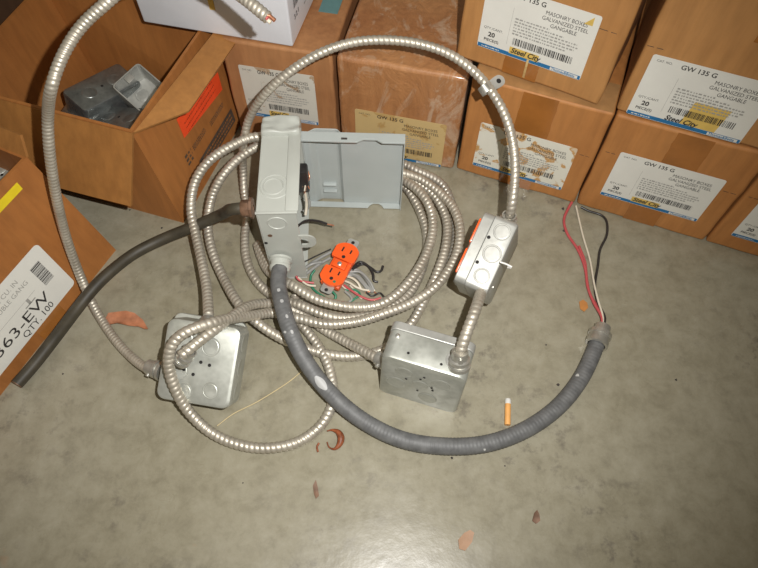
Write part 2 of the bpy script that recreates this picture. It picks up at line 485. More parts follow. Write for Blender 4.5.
fd = Matrix(((1, 0, 0, -.218), (0, 0, -1, -.0006), (0, 1, 0, 0), (0, 0, 0, 1)))
bm = bmesh.new()
for k in range(9): strokes(bm, .02, .10, .055 + k * .009, .0035, 1, 0, 80 + k)
quad(bm, .108, .040, .116, .149, 2, .0002)
ob('front_print', bm, [M['ink'], M['fade'], M['yellow']], t, fd, smooth=False)

# dark carton behind at the top left
t = thing('cardboard_carton', 'dark brown carton at the top left corner behind the open carton', 'box', Matrix.Translation(V((-.98, .84, 0))) @ Matrix.Rotation(math.radians(-15), 4, 'Z'))
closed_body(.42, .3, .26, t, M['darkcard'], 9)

# ------------------------------------------------------------------ open carton with loose boxes
OA = math.radians(-16.4)
oU = V((math.cos(OA), math.sin(OA), 0)); oN = V((-math.sin(OA), math.cos(OA), 0))
OC = V((-.2935, .5355, 0))            # near right corner
OW, OD, OH = .270, .225, .185
OSH = -.018
tO = thing('open_carton', 'open brown carton holding loose galvanised boxes, orange-red sticker on its side', 'box', Matrix.Translation(OC - oU * OW) @ Matrix.Rotation(OA, 4, 'Z'))
bm = bmesh.new(); th = .004
bx(bm, (0, 0, 0), (OW, th, OH)); bx(bm, (0, OD - th, 0), (OW, OD, OH)); bx(bm, (0, th, 0), (th, OD - th, OH)); bx(bm, (OW - th, th, 0), (OW, OD - th, OH)); bx(bm, (th, th, 0), (OW - th, OD - th, th))
for v in bm.verts: v.co.x += OSH * v.co.z / OH; v.co.y += (.012 * v.co.z / OH) * (v.co.x > OW * .5) * (v.co.y > OD * .5)
ob('carton_body', bm, [M['kraft']], tO, smooth=False)
def flap(parent, p0, p1, out, length, taper, mat, wav=.002, name='flap'):
    """cardboard flap hinged on p0-p1, reaching out along the vector out"""
    bm = bmesh.new(); nu, nv = 10, 6; ax = (p1 - p0); nn = ax.cross(out).normalized()
    rows = {}
    for s, off in ((0, 0), (1, .0035)):
        for i in range(nu + 1):
            for j in range(nv + 1):
                u, v = i / nu, j / nv
                uu = taper[0] * v + u * (1 - (taper[0] + taper[1]) * v)
                p = p0 + ax * uu + out.normalized() * length * v + nn * (off + wav * math.sin(u * 5 + 1) * v)
                rows[s, i, j] = bm.verts.new(p)
    for i in range(nu):
        for j in range(nv):
            bm.faces.new([rows[0, a, b] for a, b in ((i, j), (i + 1, j), (i + 1, j + 1), (i, j + 1))])
            bm.faces.new([rows[1, a, b] for a, b in ((i, j), (i, j + 1), (i + 1, j + 1), (i + 1, j))])
    def rim(seq):
        for a, b in zip(seq, seq[1:]): bm.faces.new((rows[(0,) + a], rows[(0,) + b], rows[(1,) + b], rows[(1,) + a]))
    rim([(i, 0) for i in range(nu + 1)]); rim([(nu, j) for j in range(nv + 1)]); rim([(i, nv) for i in range(nu, -1, -1)]); rim([(0, j) for j in range(nv, -1, -1)])
    return ob(name, bm, mat, parent, angle=30)
oinv = tO.matrix_world.inverted()
def quad_flap(parent, inv, A, B, Cc, D, mat, wav=.0015, name='flap'):
    """flap with hinge A-B and free edge D-C, given as world points"""
    A, B, Cc, D = [inv @ p for p in (A, B, Cc, D)]
    bm = bmesh.new(); nu, nv = 12, 5; nn = (B - A).cross(D - A).normalized(); rows = {}
    if nn.z > 0: nn = -nn
    for s in (0, 1):
        for i in range(nu + 1):
            for j in range(nv + 1):
                u, v = i / nu, j / nv
                rows[s, i, j] = bm.verts.new(A.lerp(B, u).lerp(D.lerp(Cc, u), v) + nn * (s * .0035 + wav * math.sin(u * 6 + 1) * v))
    for i in range(nu):
        for j in range(nv):
            for s in (0, 1): bm.faces.new([rows[s, a, b] for a, b in ((i, j), (i + 1, j), (i + 1, j + 1), (i, j + 1))])
    seq = [(i, 0) for i in range(nu + 1)] + [(nu, j) for j in range(1, nv + 1)] + [(i, nv) for i in range(nu - 1, -1, -1)] + [(0, j) for j in range(nv - 1, -1, -1)]
    for a, b in zip(seq, seq[1:]): bm.faces.new((rows[(0,) + a], rows[(0,) + b], rows[(1,) + b], rows[(1,) + a]))
    return ob(name, bm, mat, parent, angle=30)
hn = at(133, 133, OH); hl_ = hn - oU * (OW - .004); on_ = -oN * .0015
fo = at(131, 206, .085) - hn
quad_flap(tO, oinv, hl_ + on_, hn + on_, hn + fo + on_, hl_ + fo + on_, M['kraftin'])
quad_flap(tO, oinv, hn + V((.001, 0, .001)), at(218, 27, OH + .001), at(256, 14, OH - .004), at(189, 110, OH - .010), M['kraftin'])
# red sticker and faded print on its right side
side = Matrix(((0, 0, 1, OW + .0006), (1, 0, 0, 0), (0, 1, 0, 0), (0, 0, 0, 1)))
sp = OC; sn = oU
def on_side(px, py):
    p = on_plane(px, py, sp, sn) - OC; return p.dot(oN), p.z
a = on_side(190, 112); b = on_side(226, 66)
def side_m(h):            # the right wall leans in towards its top
    return Matrix(((0, 0, 1, OW + .0007), (1, 0, 0, 0), (0, 1, 0, 0), (0, 0, 0, 1))) @ Matrix.Rotation(-math.atan(OSH / OH) * -1, 4, 'X')
SM_ = side_m(0)
bm = bmesh.new(); poly_prism(bm, [(.078, .099), (.196, .085), (.200, .114), (.080, .132)], 0, .0004)
st = ob('orange_red_sticker', bm, M['red'], tO, SM_, smooth=False)
bm = bmesh.new()
for k in range(3): strokes(bm, .090, .180, .098 + k * .008, .0025, 0, .0006, 200 + k, .6)
ob('sticker_print', bm, M['redink'], st, smooth=False)
for nm, (x0, x1, h0, hh) in (('printed_icon', (.062, .080, .058, .022)), ('printed_lines', (.085, .125, .066, .010)), ('printed_lines', (.140, .185, .062, .009)), ('printed_panel', (.085, .20, .018, .026))):
    bm = bmesh.new(); nl = 1 if nm == 'printed_panel' else 3
    if nm == 'printed_panel': 
        quad(bm, x0, h0, x1, h0 + hh, 0, 0)
        for k in range(3): strokes(bm, x0 + .006, x1 - .006, h0 + .004 + k * .007, .003, 1, .0003, 400 + k, .8)
    else:
        for k in range(3): strokes(bm, x0, x1, h0 + k * hh / 3, hh * .22, 0, 0, 300 + k + int(x0 * 999), .7)
    ob(nm, bm, [M['fadeprint'], M['kraft']], tO, SM_, smooth=False)

# ------------------------------------------------------------------ electrical boxes
def knockout(parent, x, y, z, r, mat, mw=Matrix()):
    bm = bmesh.new()
    lathe(bm, [(0, .0006), (r - .0020, .0006), (r - .0012, .00035), (r - .0008, .00035), (r - .0005, .0005), (r, .0005), (r + .0006, 0)], 28)
    return ob('knockout', bm, mat, parent, mw @ Matrix.Translation(V((x, y, z))), angle=12)
def hole(parent, x, y, z, r, mw=Matrix(), name='screw_hole'):
    bm = bmesh.new(); lathe(bm, [(0, .0003), (r, .0003), (r, 0)], 12)
    return ob(name, bm, M['dark'], parent, mw @ Matrix.Translation(V((x, y, z))), smooth=False)
def screw(parent, x, y, z, r=.0035, mw=Matrix(), mat=None):
    bm = bmesh.new(); lathe(bm, [(0, .002), (r * .6, .0019), (r, .0012), (r, 0)], 12)
    bx(bm, (-r * .8, -.0004, .0019), (r * .8, .0004, .0022))
    return ob('screw', bm, mat or M['zinc'], parent, mw @ Matrix.Translation(V((x, y, z))))
def box_shell(parent, w, h, d, mat, r=.011, name='box_shell'):
    """drawn steel box, closed face at z=0, open at z=-d, centred in x/y"""
    bm = bmesh.new()
    def loop(inset, z, rr): return [bm.verts.new((x, y, z)) for x, y in rrect(-w / 2 + inset, -h / 2 + inset, w / 2 - inset, h / 2 - inset, rr, 6)]
    L = [loop(.004, 0, r - .003), loop(.0012, -.0012, r - .001), loop(0, -.004, r), loop(0, -d, r), loop(.0015, -d, r - .001), loop(.0016, -.006, r - .001)]
    for a, b in zip(L, L[1:]):
        n = len(a)
        for k in range(n): bm.faces.new((a[k], b[k], b[(k + 1) % n], a[(k + 1) % n]))
    bm.faces.new(L[0]); bm.faces.new(L[-1][::-1])
    return ob(name, bm, mat, parent, angle=30)
def ring_plate(parent, w, h, z0, z1, mat, name='cover_plate', r=.009):
    bm = bmesh.new(); poly_prism(bm, rrect(-w / 2, -h / 2, w / 2, h / 2, r), z0, z1)
    o = ob(name, bm, mat, parent, angle=30)
    md = o.modifiers.new('bevel', 'BEVEL'); md.width = .001; md.segments = 2
    return o
def fitting(parent, p, d, mat, r=.0095, ln=.022, name='cable_connector'):
    """connector whose nut sits at p and whose barrel runs along d (world)"""
    bm = bmesh.new(); m = along(p, d)
    lathe(bm, [(0, -.001), (r * 1.35, -.001), (r * 1.35, .003), (r * 1.05, .0035), (r * 1.05, .006), (r * 1.25, .0065), (r * 1.25, .011), (r, .012), (r, ln), (r * .82, ln), (r * .82, ln - .004), (0, ln - .004)], 22, m)
    s = m @ Matrix.Translation(V((r * 1.0, 0, ln * .72))) @ Matrix.Rotation(math.pi / 2, 4, 'Y')
    lathe(bm, [(.0028, -.002), (.0028, .0028), (0, .0028)], 10, s)
    o = ob(name, bm, mat)
    bpy.context.view_layer.update()
    o.parent = parent; o.matrix_parent_inverse = parent.matrix_world.inverted()
    return o

# --- left square box, tipped towards the camera
TR, BR, TL = at(241, 335, .080), at(230, 404, .040), at(163, 327, .080)
y_ = (TR - BR); x_ = (TR - TL)
fr = frame(V((0, 0, 0)), y_, -x_)          # x=up the face, y=left
m = Matrix.Identity(4)
yy = y_.normalized(); xx = (x_ - yy * x_.dot(yy)).normalized(); zz = xx.cross(yy)
cen = (TR + BR) / 2 - xx * .046
m3 = Matrix((xx, yy, zz)).transposed().to_4x4(); m3.translation = cen
LB = thing('junction_box', 'square galvanised junction box tipped up beside the left cable loop', 'electrical box', m3)
lb_low = min((m3 @ V((sx * .051, sy * .051, zz_))).z for sx in (-1, 1) for sy in (-1, 1) for zz_ in (0, -.048))
box_shell(LB, .092, .100, .040, M['galv'])
pl = ring_plate(LB, .094, .100, -.0485, -.0405, M['galv']); pl.location.x = -.006; pl.location.y = .004
for x, y, r in ((.012, .022, .011), (-.022, -.012, .011), (.020, -.030, .0095), (-.02, .028, .0095), (-.012, -.036, .0095)): knockout(LB, x, y, 0, r, M['galv'])
for x, y in ((-.014, .020), (.003, .002), (.014, .000), (-.016, -.010), (-.004, -.014)): hole(LB, x, y, .0004, .0021)
sideR = Matrix(((0, 0, 1, .046), (0, 1, 0, 0), (-1, 0, 0, 0), (0, 0, 0, 1)))
for y in (-.03, 0, .03): knockout(LB, .020, y, 0, .010, M['galv'], sideR)

# --- big square box standing on edge, back towards the camera
b0, b1 = at(381, 391, .001), at(453, 413, .001)
bt = (at(393, 358, .096) + at(464, 381, .096)) / 2
xx = (b1 - b0).normalized(); upv = bt - (b0 + b1) / 2; yy = (upv - xx * upv.dot(xx)).normalized(); zz = xx.cross(yy)
BBc = (b0 + b1) / 2 + yy * .046
m3 = Matrix((xx, yy, zz)).transposed().to_4x4(); m3.translation = BBc
BB = thing('junction_box', 'square galvanised junction box standing on edge, five knockouts facing the camera', 'electrical box', m3)
box_shell(BB, .102, .102, .038, M['galv'])
ring_plate(BB, .103, .104, -.050, -.0385, M['galv_l'], 'extension_ring')
for x, y, r in ((-.022, .024, .0105), (.024, .020, .0115), (-.030, -.008, .0125), (0, .004, .0095), (.012, -.026, .0115)): knockout(BB, x, y, 0, r, M['galv'])
for x, y in ((.003, .027), (-.001, .020), (.014, .006), (-.018, .010), (.016, .0), (-.002, -.012)): hole(BB, x, y, .0004, .0015)
topF = Matrix(((1, 0, 0, 0), (0, 0, 1, .051), (0, -1, 0, 0), (0, 0, 0, 1)))   # local z -> +y
for x, y in ((-.022, .012), (.018, .010), (.033, .018)): hole(BB, x, y, .0002, .0017, topF)
knockout(BB, .034, .020, 0, .0125, M['galv_l'], topF)
for s in (-1, 1):
    screw(BB, s * .040, .030, 0, .003, topF)
# --- small/flat box standing on edge at the end of the arc
c0, c1, c2 = at(466, 282, .125), at(496, 217, .158), at(517, 228, .158)
yy = (c1 - c0).normalized(); xr = c2 - c1; xx = (xr - yy * xr.dot(yy)).normalized()
Sz = xx                                     # closed face looks to the right
# local: z = right (closed face), x = along toward far, y = up
up_ = xx.cross(yy); sgn = (c1 - c0).length
m3 = Matrix((yy, up_, xx)).transposed().to_4x4()
m3.translation = (c0 + c1) / 2 + xx * .0285 - up_ * .046
SB = thing('junction_box', 'junction box held up by cables right of the coil, orange device at its left', 'electrical box', m3)
box_shell(SB, .094, .092, .029, M['galv_l'], .007)
ring_plate(SB, .093, .091, -.0435, -.0295, M['galv_l'], 'extension_ring')
for x, r in ((-.029, .0095), (0, .0108), (.029, .0100)): knockout(SB, x, -.016 if False else 0, 0, r, M['galv_l'], Matrix(((1, 0, 0, 0), (0, 0, 1, .046), (0, -1, 0, -.0145), (0, 0, 0, 1))))
for x in (-.016, .017): hole(SB, x, 0, .0003, .0022, Matrix(((1, 0, 0, 0), (0, 0, 1, .046), (0, -1, 0, -.0262), (0, 0, 0, 1))))
bm = bmesh.new(); bx(bm, (-.036, .005, -.0465), (-.004, .042, -.0437), .001); bx(bm, (.004, .005, -.0465), (.036, .042, -.0437), .001); bx(bm, (-.006, .010, -.0455), (.006, .036, -.0437))
ob('orange_device', bm, M['orange'], SB)
bm = bmesh.new(); bx(bm, (-.046, .005, -.0455), (-.038, .030, -.0437), .0004); ob('device_strap', bm, M['galv_d'], SB)

# --- loose boxes in the open carton
def handy(label, c, yaw, pitch, rollv, w, l, d, mat, op=False):
    mw = Matrix.Translation(c) @ Matrix.Rotation(yaw, 4, 'Z') @ Matrix.Rotation(pitch, 4, 'X') @ Matrix.Rotation(rollv, 4, 'Y')
    t = thing('device_box', label, 'electrical box', mw, 'loose boxes in cartons')
    bm = bmesh.new()
    if op:
        def loop(i, z): return [bm.verts.new((x, y, z)) for x, y in rrect(-w / 2 + i, -l / 2 + i, w / 2 - i, l / 2 - i, .006 - i * .6)]
        L = [loop(.001, -d), loop(0, -d + .001), loop(0, 0), loop(.0018, 0), loop(.0018, -d + .002)]
        for a, b in zip(L, L[1:]):
            n = len(a)
            for k in range(n): bm.faces.new((a[k], b[k], b[(k + 1) % n], a[(k + 1) % n]))
        bm.faces.new(L[0]); bm.faces.new(L[-1])
        ob('box_shell', bm, mat, t, angle=30)
        for s in (-1, 1):
            bm = bmesh.new(); bx(bm, (-.006, s * (l / 2 - .009) - .006, -.002), (.006, s * (l / 2 - .009) + .006, -.0005), .0004); ob('mounting_tab', bm, mat, t)
        knockout(t, 0, .02, -d + .002, .010, mat); knockout(t, 0, -.02, -d + .002, .010, mat)
    else:
        bm.free(); box_shell(t, w, l, d, mat, .007)
        for y in (-l * .22, l * .22): knockout(t, 0, y, 0, .0105, mat)
        hole(t, 0, 0, .0003, .002)
    return t
def hb(px, py, z): return at(px, py, z)
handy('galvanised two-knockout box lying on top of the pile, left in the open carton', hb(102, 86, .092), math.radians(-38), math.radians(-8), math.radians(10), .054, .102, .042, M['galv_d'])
handy('open light galvanised box against the right side of the open carton', hb(144, 91, .100), math.radians(52), math.radians(14), math.radians(-12), .054, .080, .040, M['galv_l'], True)
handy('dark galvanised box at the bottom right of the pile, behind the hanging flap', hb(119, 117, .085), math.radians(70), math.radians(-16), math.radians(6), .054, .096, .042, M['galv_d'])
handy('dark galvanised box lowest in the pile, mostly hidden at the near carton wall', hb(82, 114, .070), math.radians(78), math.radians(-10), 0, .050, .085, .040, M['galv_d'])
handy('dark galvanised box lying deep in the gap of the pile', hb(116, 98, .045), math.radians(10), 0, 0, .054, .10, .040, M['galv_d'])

# ------------------------------------------------------------------ carton at the lower left
p0 = at(116, 250); p1 = at(0, 396); top0 = at(27, 157, .195)
ld = (p1 - p0).normalized(); lo = V((ld.y, -ld.x, 0))      # horizontal, away from the visible face
if lo.dot(V((-1, .5, 0))) < 0: lo = -lo
lean = top0 - p0; lean -= ld * 0
tL = thing('open_carton', 'brown carton at the left edge with a large white label reading 363-EW', 'box', Matrix.Translation(p0))
tlen, dep, th = .36, .20, .004
def L3(s, k, t): return ld * s + lo * k + lean * t           # along face, into box, up
bm = bmesh.new()
def slab(s0, s1, k0, k1, t0, t1):
    vs = [bm.verts.new(L3(s, k, t)) for t in (t0, t1) for k in (k0, k1) for s in (s0, s1)]
    for f in ((0, 1, 3, 2), (4, 6, 7, 5), (0, 4, 5, 1), (2, 3, 7, 6), (0, 2, 6, 4), (1, 5, 7, 3)): bm.faces.new([vs[i] for i in f])
slab(0, tlen, 0, th, 0, 1); slab(0, tlen, dep - th, dep, 0, 1); slab(0, th, th, dep - th, 0, 1); slab(tlen - th, tlen, th, dep - th, 0, 1); slab(th, tlen - th, th, dep - th, 0, .02)
ob('carton_body', bm, M['kraft'], tL, smooth=False)
flap(tL, L3(.001, 0, 1), L3(.001, dep, 1), (lean.normalized() * .5 - ld * .30 + lo * .1), .026, (0, .1), M['kraftin'])
handy('galvanised box just inside the carton at the left edge', at(2, 175, .14), math.radians(40), 0, 0, .054, .06, .04, M['galv'])
# label on the face
Ln = ld.cross(lean).normalized()
if Ln.dot(lo) > 0: Ln = -Ln
ex = -ld; ey = Ln.cross(ex)
if ey.z < 0: ey = -ey
def lf(px, py):
    p = on_plane(px, py, p0, Ln) - p0; return p.dot(ex), p.dot(ey)
xr_, yt_ = lf(36, 243)[0], lf(36, 243)[1]; yb_ = lf(4, 370)[1]; xr_ = max(xr_, lf(70, 283)[0] - .0)
mw = frame(Ln * .0006, ex, ey)
bm = bmesh.new(); poly_prism(bm, rrect(xr_ - .19, yb_, xr_, yt_, .006), 0, .0004)
lab = ob('shipping_label', bm, M['paper'], tL, mw, smooth=False)
hgt = yt_ - yb_
bm = bmesh.new(); z = .0006
sz = hgt * .34
text_into(bm, 'G363-EW', sz * .74, xr_ - .036, yb_ + hgt * .20, 0, z, 'RIGHT', .0, sx=1.32)
text_into(bm, 'QTY. 100', sz * .46, xr_ - .040, yb_ + hgt * .055, 0, z, 'RIGHT', 0, sx=1.0)
rb_ = random.Random(4); yy0 = yb_ + hgt * .40
while yy0 < yb_ + hgt * .78:
    hq = rb_.choice((.0006, .001, .0018)); quad(bm, xr_ - .030, yy0, xr_ - .014, yy0 + hq, 0, z); yy0 += hq + rb_.choice((.0006, .001))
text_into(bm, '30 CU. IN', .0095, xr_ - .050, yt_ - hgt * .20, 1, z, 'RIGHT')
text_into(bm, 'DOUBLE GANG', .0095, xr_ - .042, yt_ - hgt * .33, 1, z, 'RIGHT')
quad(bm, xr_ - .16, yb_ + hgt * .50, xr_ - .043, yb_ + hgt * .505, 1, z)
bx(bm, (xr_ - .068, yb_ + hgt * .40, z), (xr_ - .050, yb_ + hgt * .42, z + .0001), mi=1); bx(bm, (xr_ - .061, yb_ + hgt * .40, z), (xr_ - .057, yb_ + hgt * .50, z + .0001), mi=1)
ob('label_print', bm, [M['ink'], M['fade']], lab, smooth=False)
s0 = lf(0, 203); s1 = lf(18, 184)
bm = bmesh.new(); poly_prism(bm, [(s1[0] - .09, s1[1] - .008), (s1[0], s1[1] - .008), (s1[0], s1[1] + .003), (s1[0] - .09, s1[1] + .003)], 0, .0004)
ob('yellow_sticker', bm, M['bright'], tL, mw, smooth=False)
bm = bmesh.new(); e0 = lf(62, 308); e1 = lf(40, 336); poly_prism(bm, [(e1[0], .0005), (e0[0], .0005), (e0[0], .030), (e1[0], .030)], 0, .0003)
ob('packing_tape', bm, M['tape'], tL, mw, smooth=False)

# ------------------------------------------------------------------ grey enclosure with hinged cover
X0, X1, Y0, Y1, ZT = -.1500, -.1015, .441, .581, .156
EYAW = math.radians(3.0)
En = thing('disconnect_enclosure', 'light grey painted electrical enclosure standing with its cover swung open', 'enclosure', Matrix.Translation(V((X0, Y0, 0))) @ Matrix.Rotation(EYAW, 4, 'Z'))
w, d = X1 - X0, Y1 - Y0; th = .0018
bm = bmesh.new()
bx(bm, (0, 0, .001), (th, d, ZT)); bx(bm, (th, 0, ZT - th), (w, d, ZT)); bx(bm, (th, 0, .001), (w, d, .001 + th)); bx(bm, (th, 0, .003), (w, th, ZT - th)); bx(bm, (th, d - th, .003), (w, d, ZT - th))
bmesh.ops.remove_doubles(bm, verts=bm.verts[:], dist=1e-5)
body = ob('enclosure_body', bm, M['enamel'], En, smooth=False)
md = body.modifiers.new('bevel', 'BEVEL'); md.width = .0012; md.segments = 2; md.limit_method = 'ANGLE'
# rolled lip down the open side of the roof
bm = bmesh.new(); bx(bm, (w - .013, .002, ZT), (w + .003, d - .004, ZT + .0028), .0012); ob('rolled_lip', bm, M['enamel'], En)
bm = bmesh.new(); bx(bm, (-.001, -.0015, ZT - .001), (w + .002, .002, ZT + .0022), .001); ob('roof_crease', bm, M['enamel'], En)
# crushed hood at the far end
bm = bmesh.new(); bx(bm, (-.001, d - .016, ZT - .06), (w + .002, d + .015, ZT + .007))
bmesh.ops.subdivide_edges(bm, edges=bm.edges[:], cuts=5, use_grid_fill=True)
rnd = random.Random(3)
for v in bm.verts:
    if v.co.z > ZT - .03: v.co += V((rnd.uniform(-.001, .001), rnd.uniform(-.002, .002), rnd.uniform(-.0035, .0025)))
hood = ob('crushed_hood', bm, M['enamel'], En, angle=80)
md = hood.modifiers.new('s', 'SUBSURF'); md.levels = 2; md.render_levels = 2
roofM = Matrix.Translation(V((0, 0, ZT)))
rp = on_plane(275, 187, V((0, 0, ZT)), V((0, 0, 1))) - V((X0, Y0, 0))
for r in (.0185, .0125): 
    bm = bmesh.new(); lathe(bm, [(r - .0012, 0), (r - .0006, .0009), (r, .0009), (r + .0008, 0)], 36); ob('knockout_ring', bm, M['enamel'], En, Matrix.Translation(V((rp.x + (.002 if r > .015 else 0), rp.y, ZT))))
frontM = Matrix(((1, 0, 0, 0), (0, 0, -1, 0), (0, 1, 0, 0), (0, 0, 0, 1)))
def fpt(px, py):
    p = on_plane(px, py, V((0, Y0, 0)), V((0, 1, 0))); return p.x - X0, p.z
fx, fz = fpt(277, 224); bm = bmesh.new(); lathe(bm, [(.0105, 0), (.0112, .0009), (.0118, .0009), (.0126, 0)], 36); ob('knockout_ring', bm, M['enamel'], En, frontM @ Matrix.Translation(V((fx, fz, 0))))
fx, fz = fpt(266, 243); hole(En, fx, fz, .0002, .0024, frontM)
fx, fz = fpt(270, 236); bm = bmesh.new(); lathe(bm, [(0, .0003), (.003, .0003), (.003, 0)], 9); ob('rust_chip', bm, M['rusty'], En, frontM @ Matrix.Translation(V((fx, fz, 0))))
# hasp ear with a slot
ex_, ez_ = fpt(305, 243)
bm = bmesh.new()
outer = [(w - .002, ez_ + .0135)] + [(ex_ + .002 + .0125 * math.cos(a), ez_ + .0135 * math.sin(a)) for a in [math.pi / 2 - math.pi * k / 12 for k in range(13)]] + [(w - .002, ez_ - .0135)]
n = 10
inner = [(ex_ + .001 + .004 * math.cos(a), ez_ + .0065 * math.sin(a)) for a in [math.pi / 2 - math.pi * k / 12 for k in range(13)]]
inner = [(w + .001, ez_ + .0065)] + inner + [(w + .001, ez_ - .0065)]
for z0 in (0,):
    A = [bm.verts.new((x, y, 0)) for x, y in outer]; B = [bm.verts.new((x, y, 0)) for x, y in inner]
    A2 = [bm.verts.new((x, y, .002)) for x, y in outer]; B2 = [bm.verts.new((x, y, .002)) for x, y in inner]
    for k in range(len(A) - 1):
        bm.faces.new((A[k], A[k + 1], B[k + 1], B[k])); bm.faces.new((A2[k], B2[k], B2[k + 1], A2[k + 1]))
        bm.faces.new((A[k], A2[k], A2[k + 1], A[k + 1])); bm.faces.new((B[k], B[k + 1], B2[k + 1], B2[k]))
ob('slotted_ear', bm, M['enamel'], En, frontM @ Matrix.Translation(V((0, 0, -.001))))
# breaker and wires inside
bm = bmesh.new(); bx(bm, (w - .020, .094, .074), (w + .0080, .112, .118), .003); ob('switch_block', bm, M['black'], En)
def ewire(pts, mat, r=.0016, nm='wire'):
    bm = bmesh.new(); sweep(bm, [V(p) for p in pts], r, n=8); return ob(nm, bm, mat, En, angle=70)

for pts_, mt_, r_ in (([(302, 212, .045), (303, 202, .055), (302, 192, .070), (300, 183, .085)], 'wwhite', .0022), ([(300, 208, .04), (306, 203, .05), (305, 196, .06)], 'wgrey', .0018),
        ([(301, 190, .080), (303, 182, .090), (306, 174, .100), (304, 167, .105)], 'copper', .0011), ([(300, 176, .095), (303, 180, .092), (306, 186, .085)], 'copper', .0010), ([(299, 184, .088), (302, 177, .095), (300, 168, .10)], 'rusty', .0012),
        ([(300, 170, .100), (302, 178, .095), (301, 188, .085)], 'wwhite', .0011)):
    tube_obj('wire', path([(p[0] + 3.5, p[1] + 3, p[2]) for p in pts_]), r_, M[mt_], En, n=8, step=.002)


# black wire sticking out, copper end
q = [at(296, 228, .055), at(305, 221, .055), at(318, 221, .045), at(327, 224, .038)]
q2 = [at(327, 224, .038), at(334, 225.5, .034)]
o = tube_obj('wire', q, .0017, M['black'], En, n=8); o2 = tube_obj('copper_end', q2, .0011, M['copper'], En, n=6)
# cover: shallow tray facing the camera
cw, ch = .138, .149; Cv = Matrix.Translation(V((w + .0015, d - .004, .0015))) @ Matrix.Rotation(-EYAW - .01, 4, 'Z')
bm = bmesh.new()
xs = [0, .004, .006, .030, .033, cw]
prof = [(0, 0), (.009, 0), (.011, .001), (.017, .0055), (.020, .0060), (.045, .0060), (.048, .0050), (.052, .0), (.055, 0), (cw, 0)]
lo_, hi_ = [], []
for x, dy in prof:
    lo_.append((bm.verts.new((x, dy, 0)), bm.verts.new((x, dy + .0015, 0)))); hi_.append((bm.verts.new((x, dy, ch)), bm.verts.new((x, dy + .0015, ch))))
for k in range(len(prof) - 1):
    bm.faces.new((lo_[k][0], lo_[k + 1][0], hi_[k + 1][0], hi_[k][0])); bm.faces.new((lo_[k][1], hi_[k][1], hi_[k + 1][1], lo_[k + 1][1]))
    bm.faces.new((hi_[k][0], hi_[k + 1][0], hi_[k + 1][1], hi_[k][1])); bm.faces.new((lo_[k][0], lo_[k][1], lo_[k + 1][1], lo_[k + 1][0]))
# flanges
tf = [(0, 0), (0, -.016), (.055, -.016), (.075, -.016), (.083, -.011), (.100, -.011), (.108, -.016), (cw, -.016), (cw, 0)]
poly_prism(bm, tf, ch - .0015, ch + .0015)
bfl = [(0, 0), (0, -.010), (.088, -.010), (.091, -.005), (.096, -.0015), (.104, -.0015), (.109, -.005), (.112, -.010), (cw, -.010), (cw, 0)]
poly_prism(bm, bfl, -.0005, .001)
bx(bm, (cw - .0015, -.013, 0), (cw, .001, ch)); bx(bm, (0, -.004, 0), (.0015, .001, ch))
cov = ob('hinged_cover', bm, M['enamel_in'], En, Cv, smooth=False)
md = cov.modifiers.new('bevel', 'BEVEL'); md.width = .0008; md.segments = 2; md.limit_method = 'ANGLE'
for z0 in (.030, .045):
    bm = bmesh.new(); bx(bm, (.022, -.0005, z0 - .008), (.042, .0065, z0 - .005), .0012); ob('embossed_bar', bm, M['enamel_in'], cov)
bm = bmesh.new(); bx(bm, (.054, -.0130, ch + .0014), (.062, -.0095, ch + .0019), .0003); ob('slot', bm, M['grime'], cov)

# ------------------------------------------------------------------ armoured cables
RC = .0068
def mc(label, pts, mat=None, r=RC, pitch=.0064):
    bm = bmesh.new(); P = sweep(bm, W(pts) if len(pts[0]) == 3 and not isinstance(pts[0], V) else pts, r, step=.00095, n=16, pitch=pitch, amp=.0013, sm=40)
    o = ob('armoured_cable', bm, mat or M['alu'], angle=75); rebase(o)
    tag(o, label, 'cable', 'flexible metal armoured cables')
    return o, P
def wl(*a): return a
hid = lambda x, y, z: tuple(('w', x, y, z))

# 1: from the left box up the left side, over the frame's top and down to a cut end with copper
far_cable, P = mc('armoured cable sweeping up the left side to a cut copper end over the white box',
   path([(153, 371, .026), (140, 364, .016), (118, 343, .008), (97, 312, .010), (82, 280, .034), (67, 240, .095), (56, 195, .170), (49, 145, .240), (48, 115, .275), (52, 85, .32), (63, 55, .335), (80, 28, .35), (104, 5, .365), (140, -22, .38), (185, -28, .385), (225, -14, .385), (250, 3, .382), (268, 18, .375)]), r=.0062, pitch=.0048)
e = P[-1]; dv = (P[-1] - P[-6]).normalized()
for k, (off, mt, ln) in enumerate((((.003, .001), 'copper', .005), ((-.003, .002), 'wred', .004), ((0, -.003), 'wwhite', .003))):
    s = e + V((off[0], 0, off[1])); tube_obj('conductor_end', [s - dv * .003, s, s + dv * ln], .0020, M[mt], far_cable, n=8, step=.001)

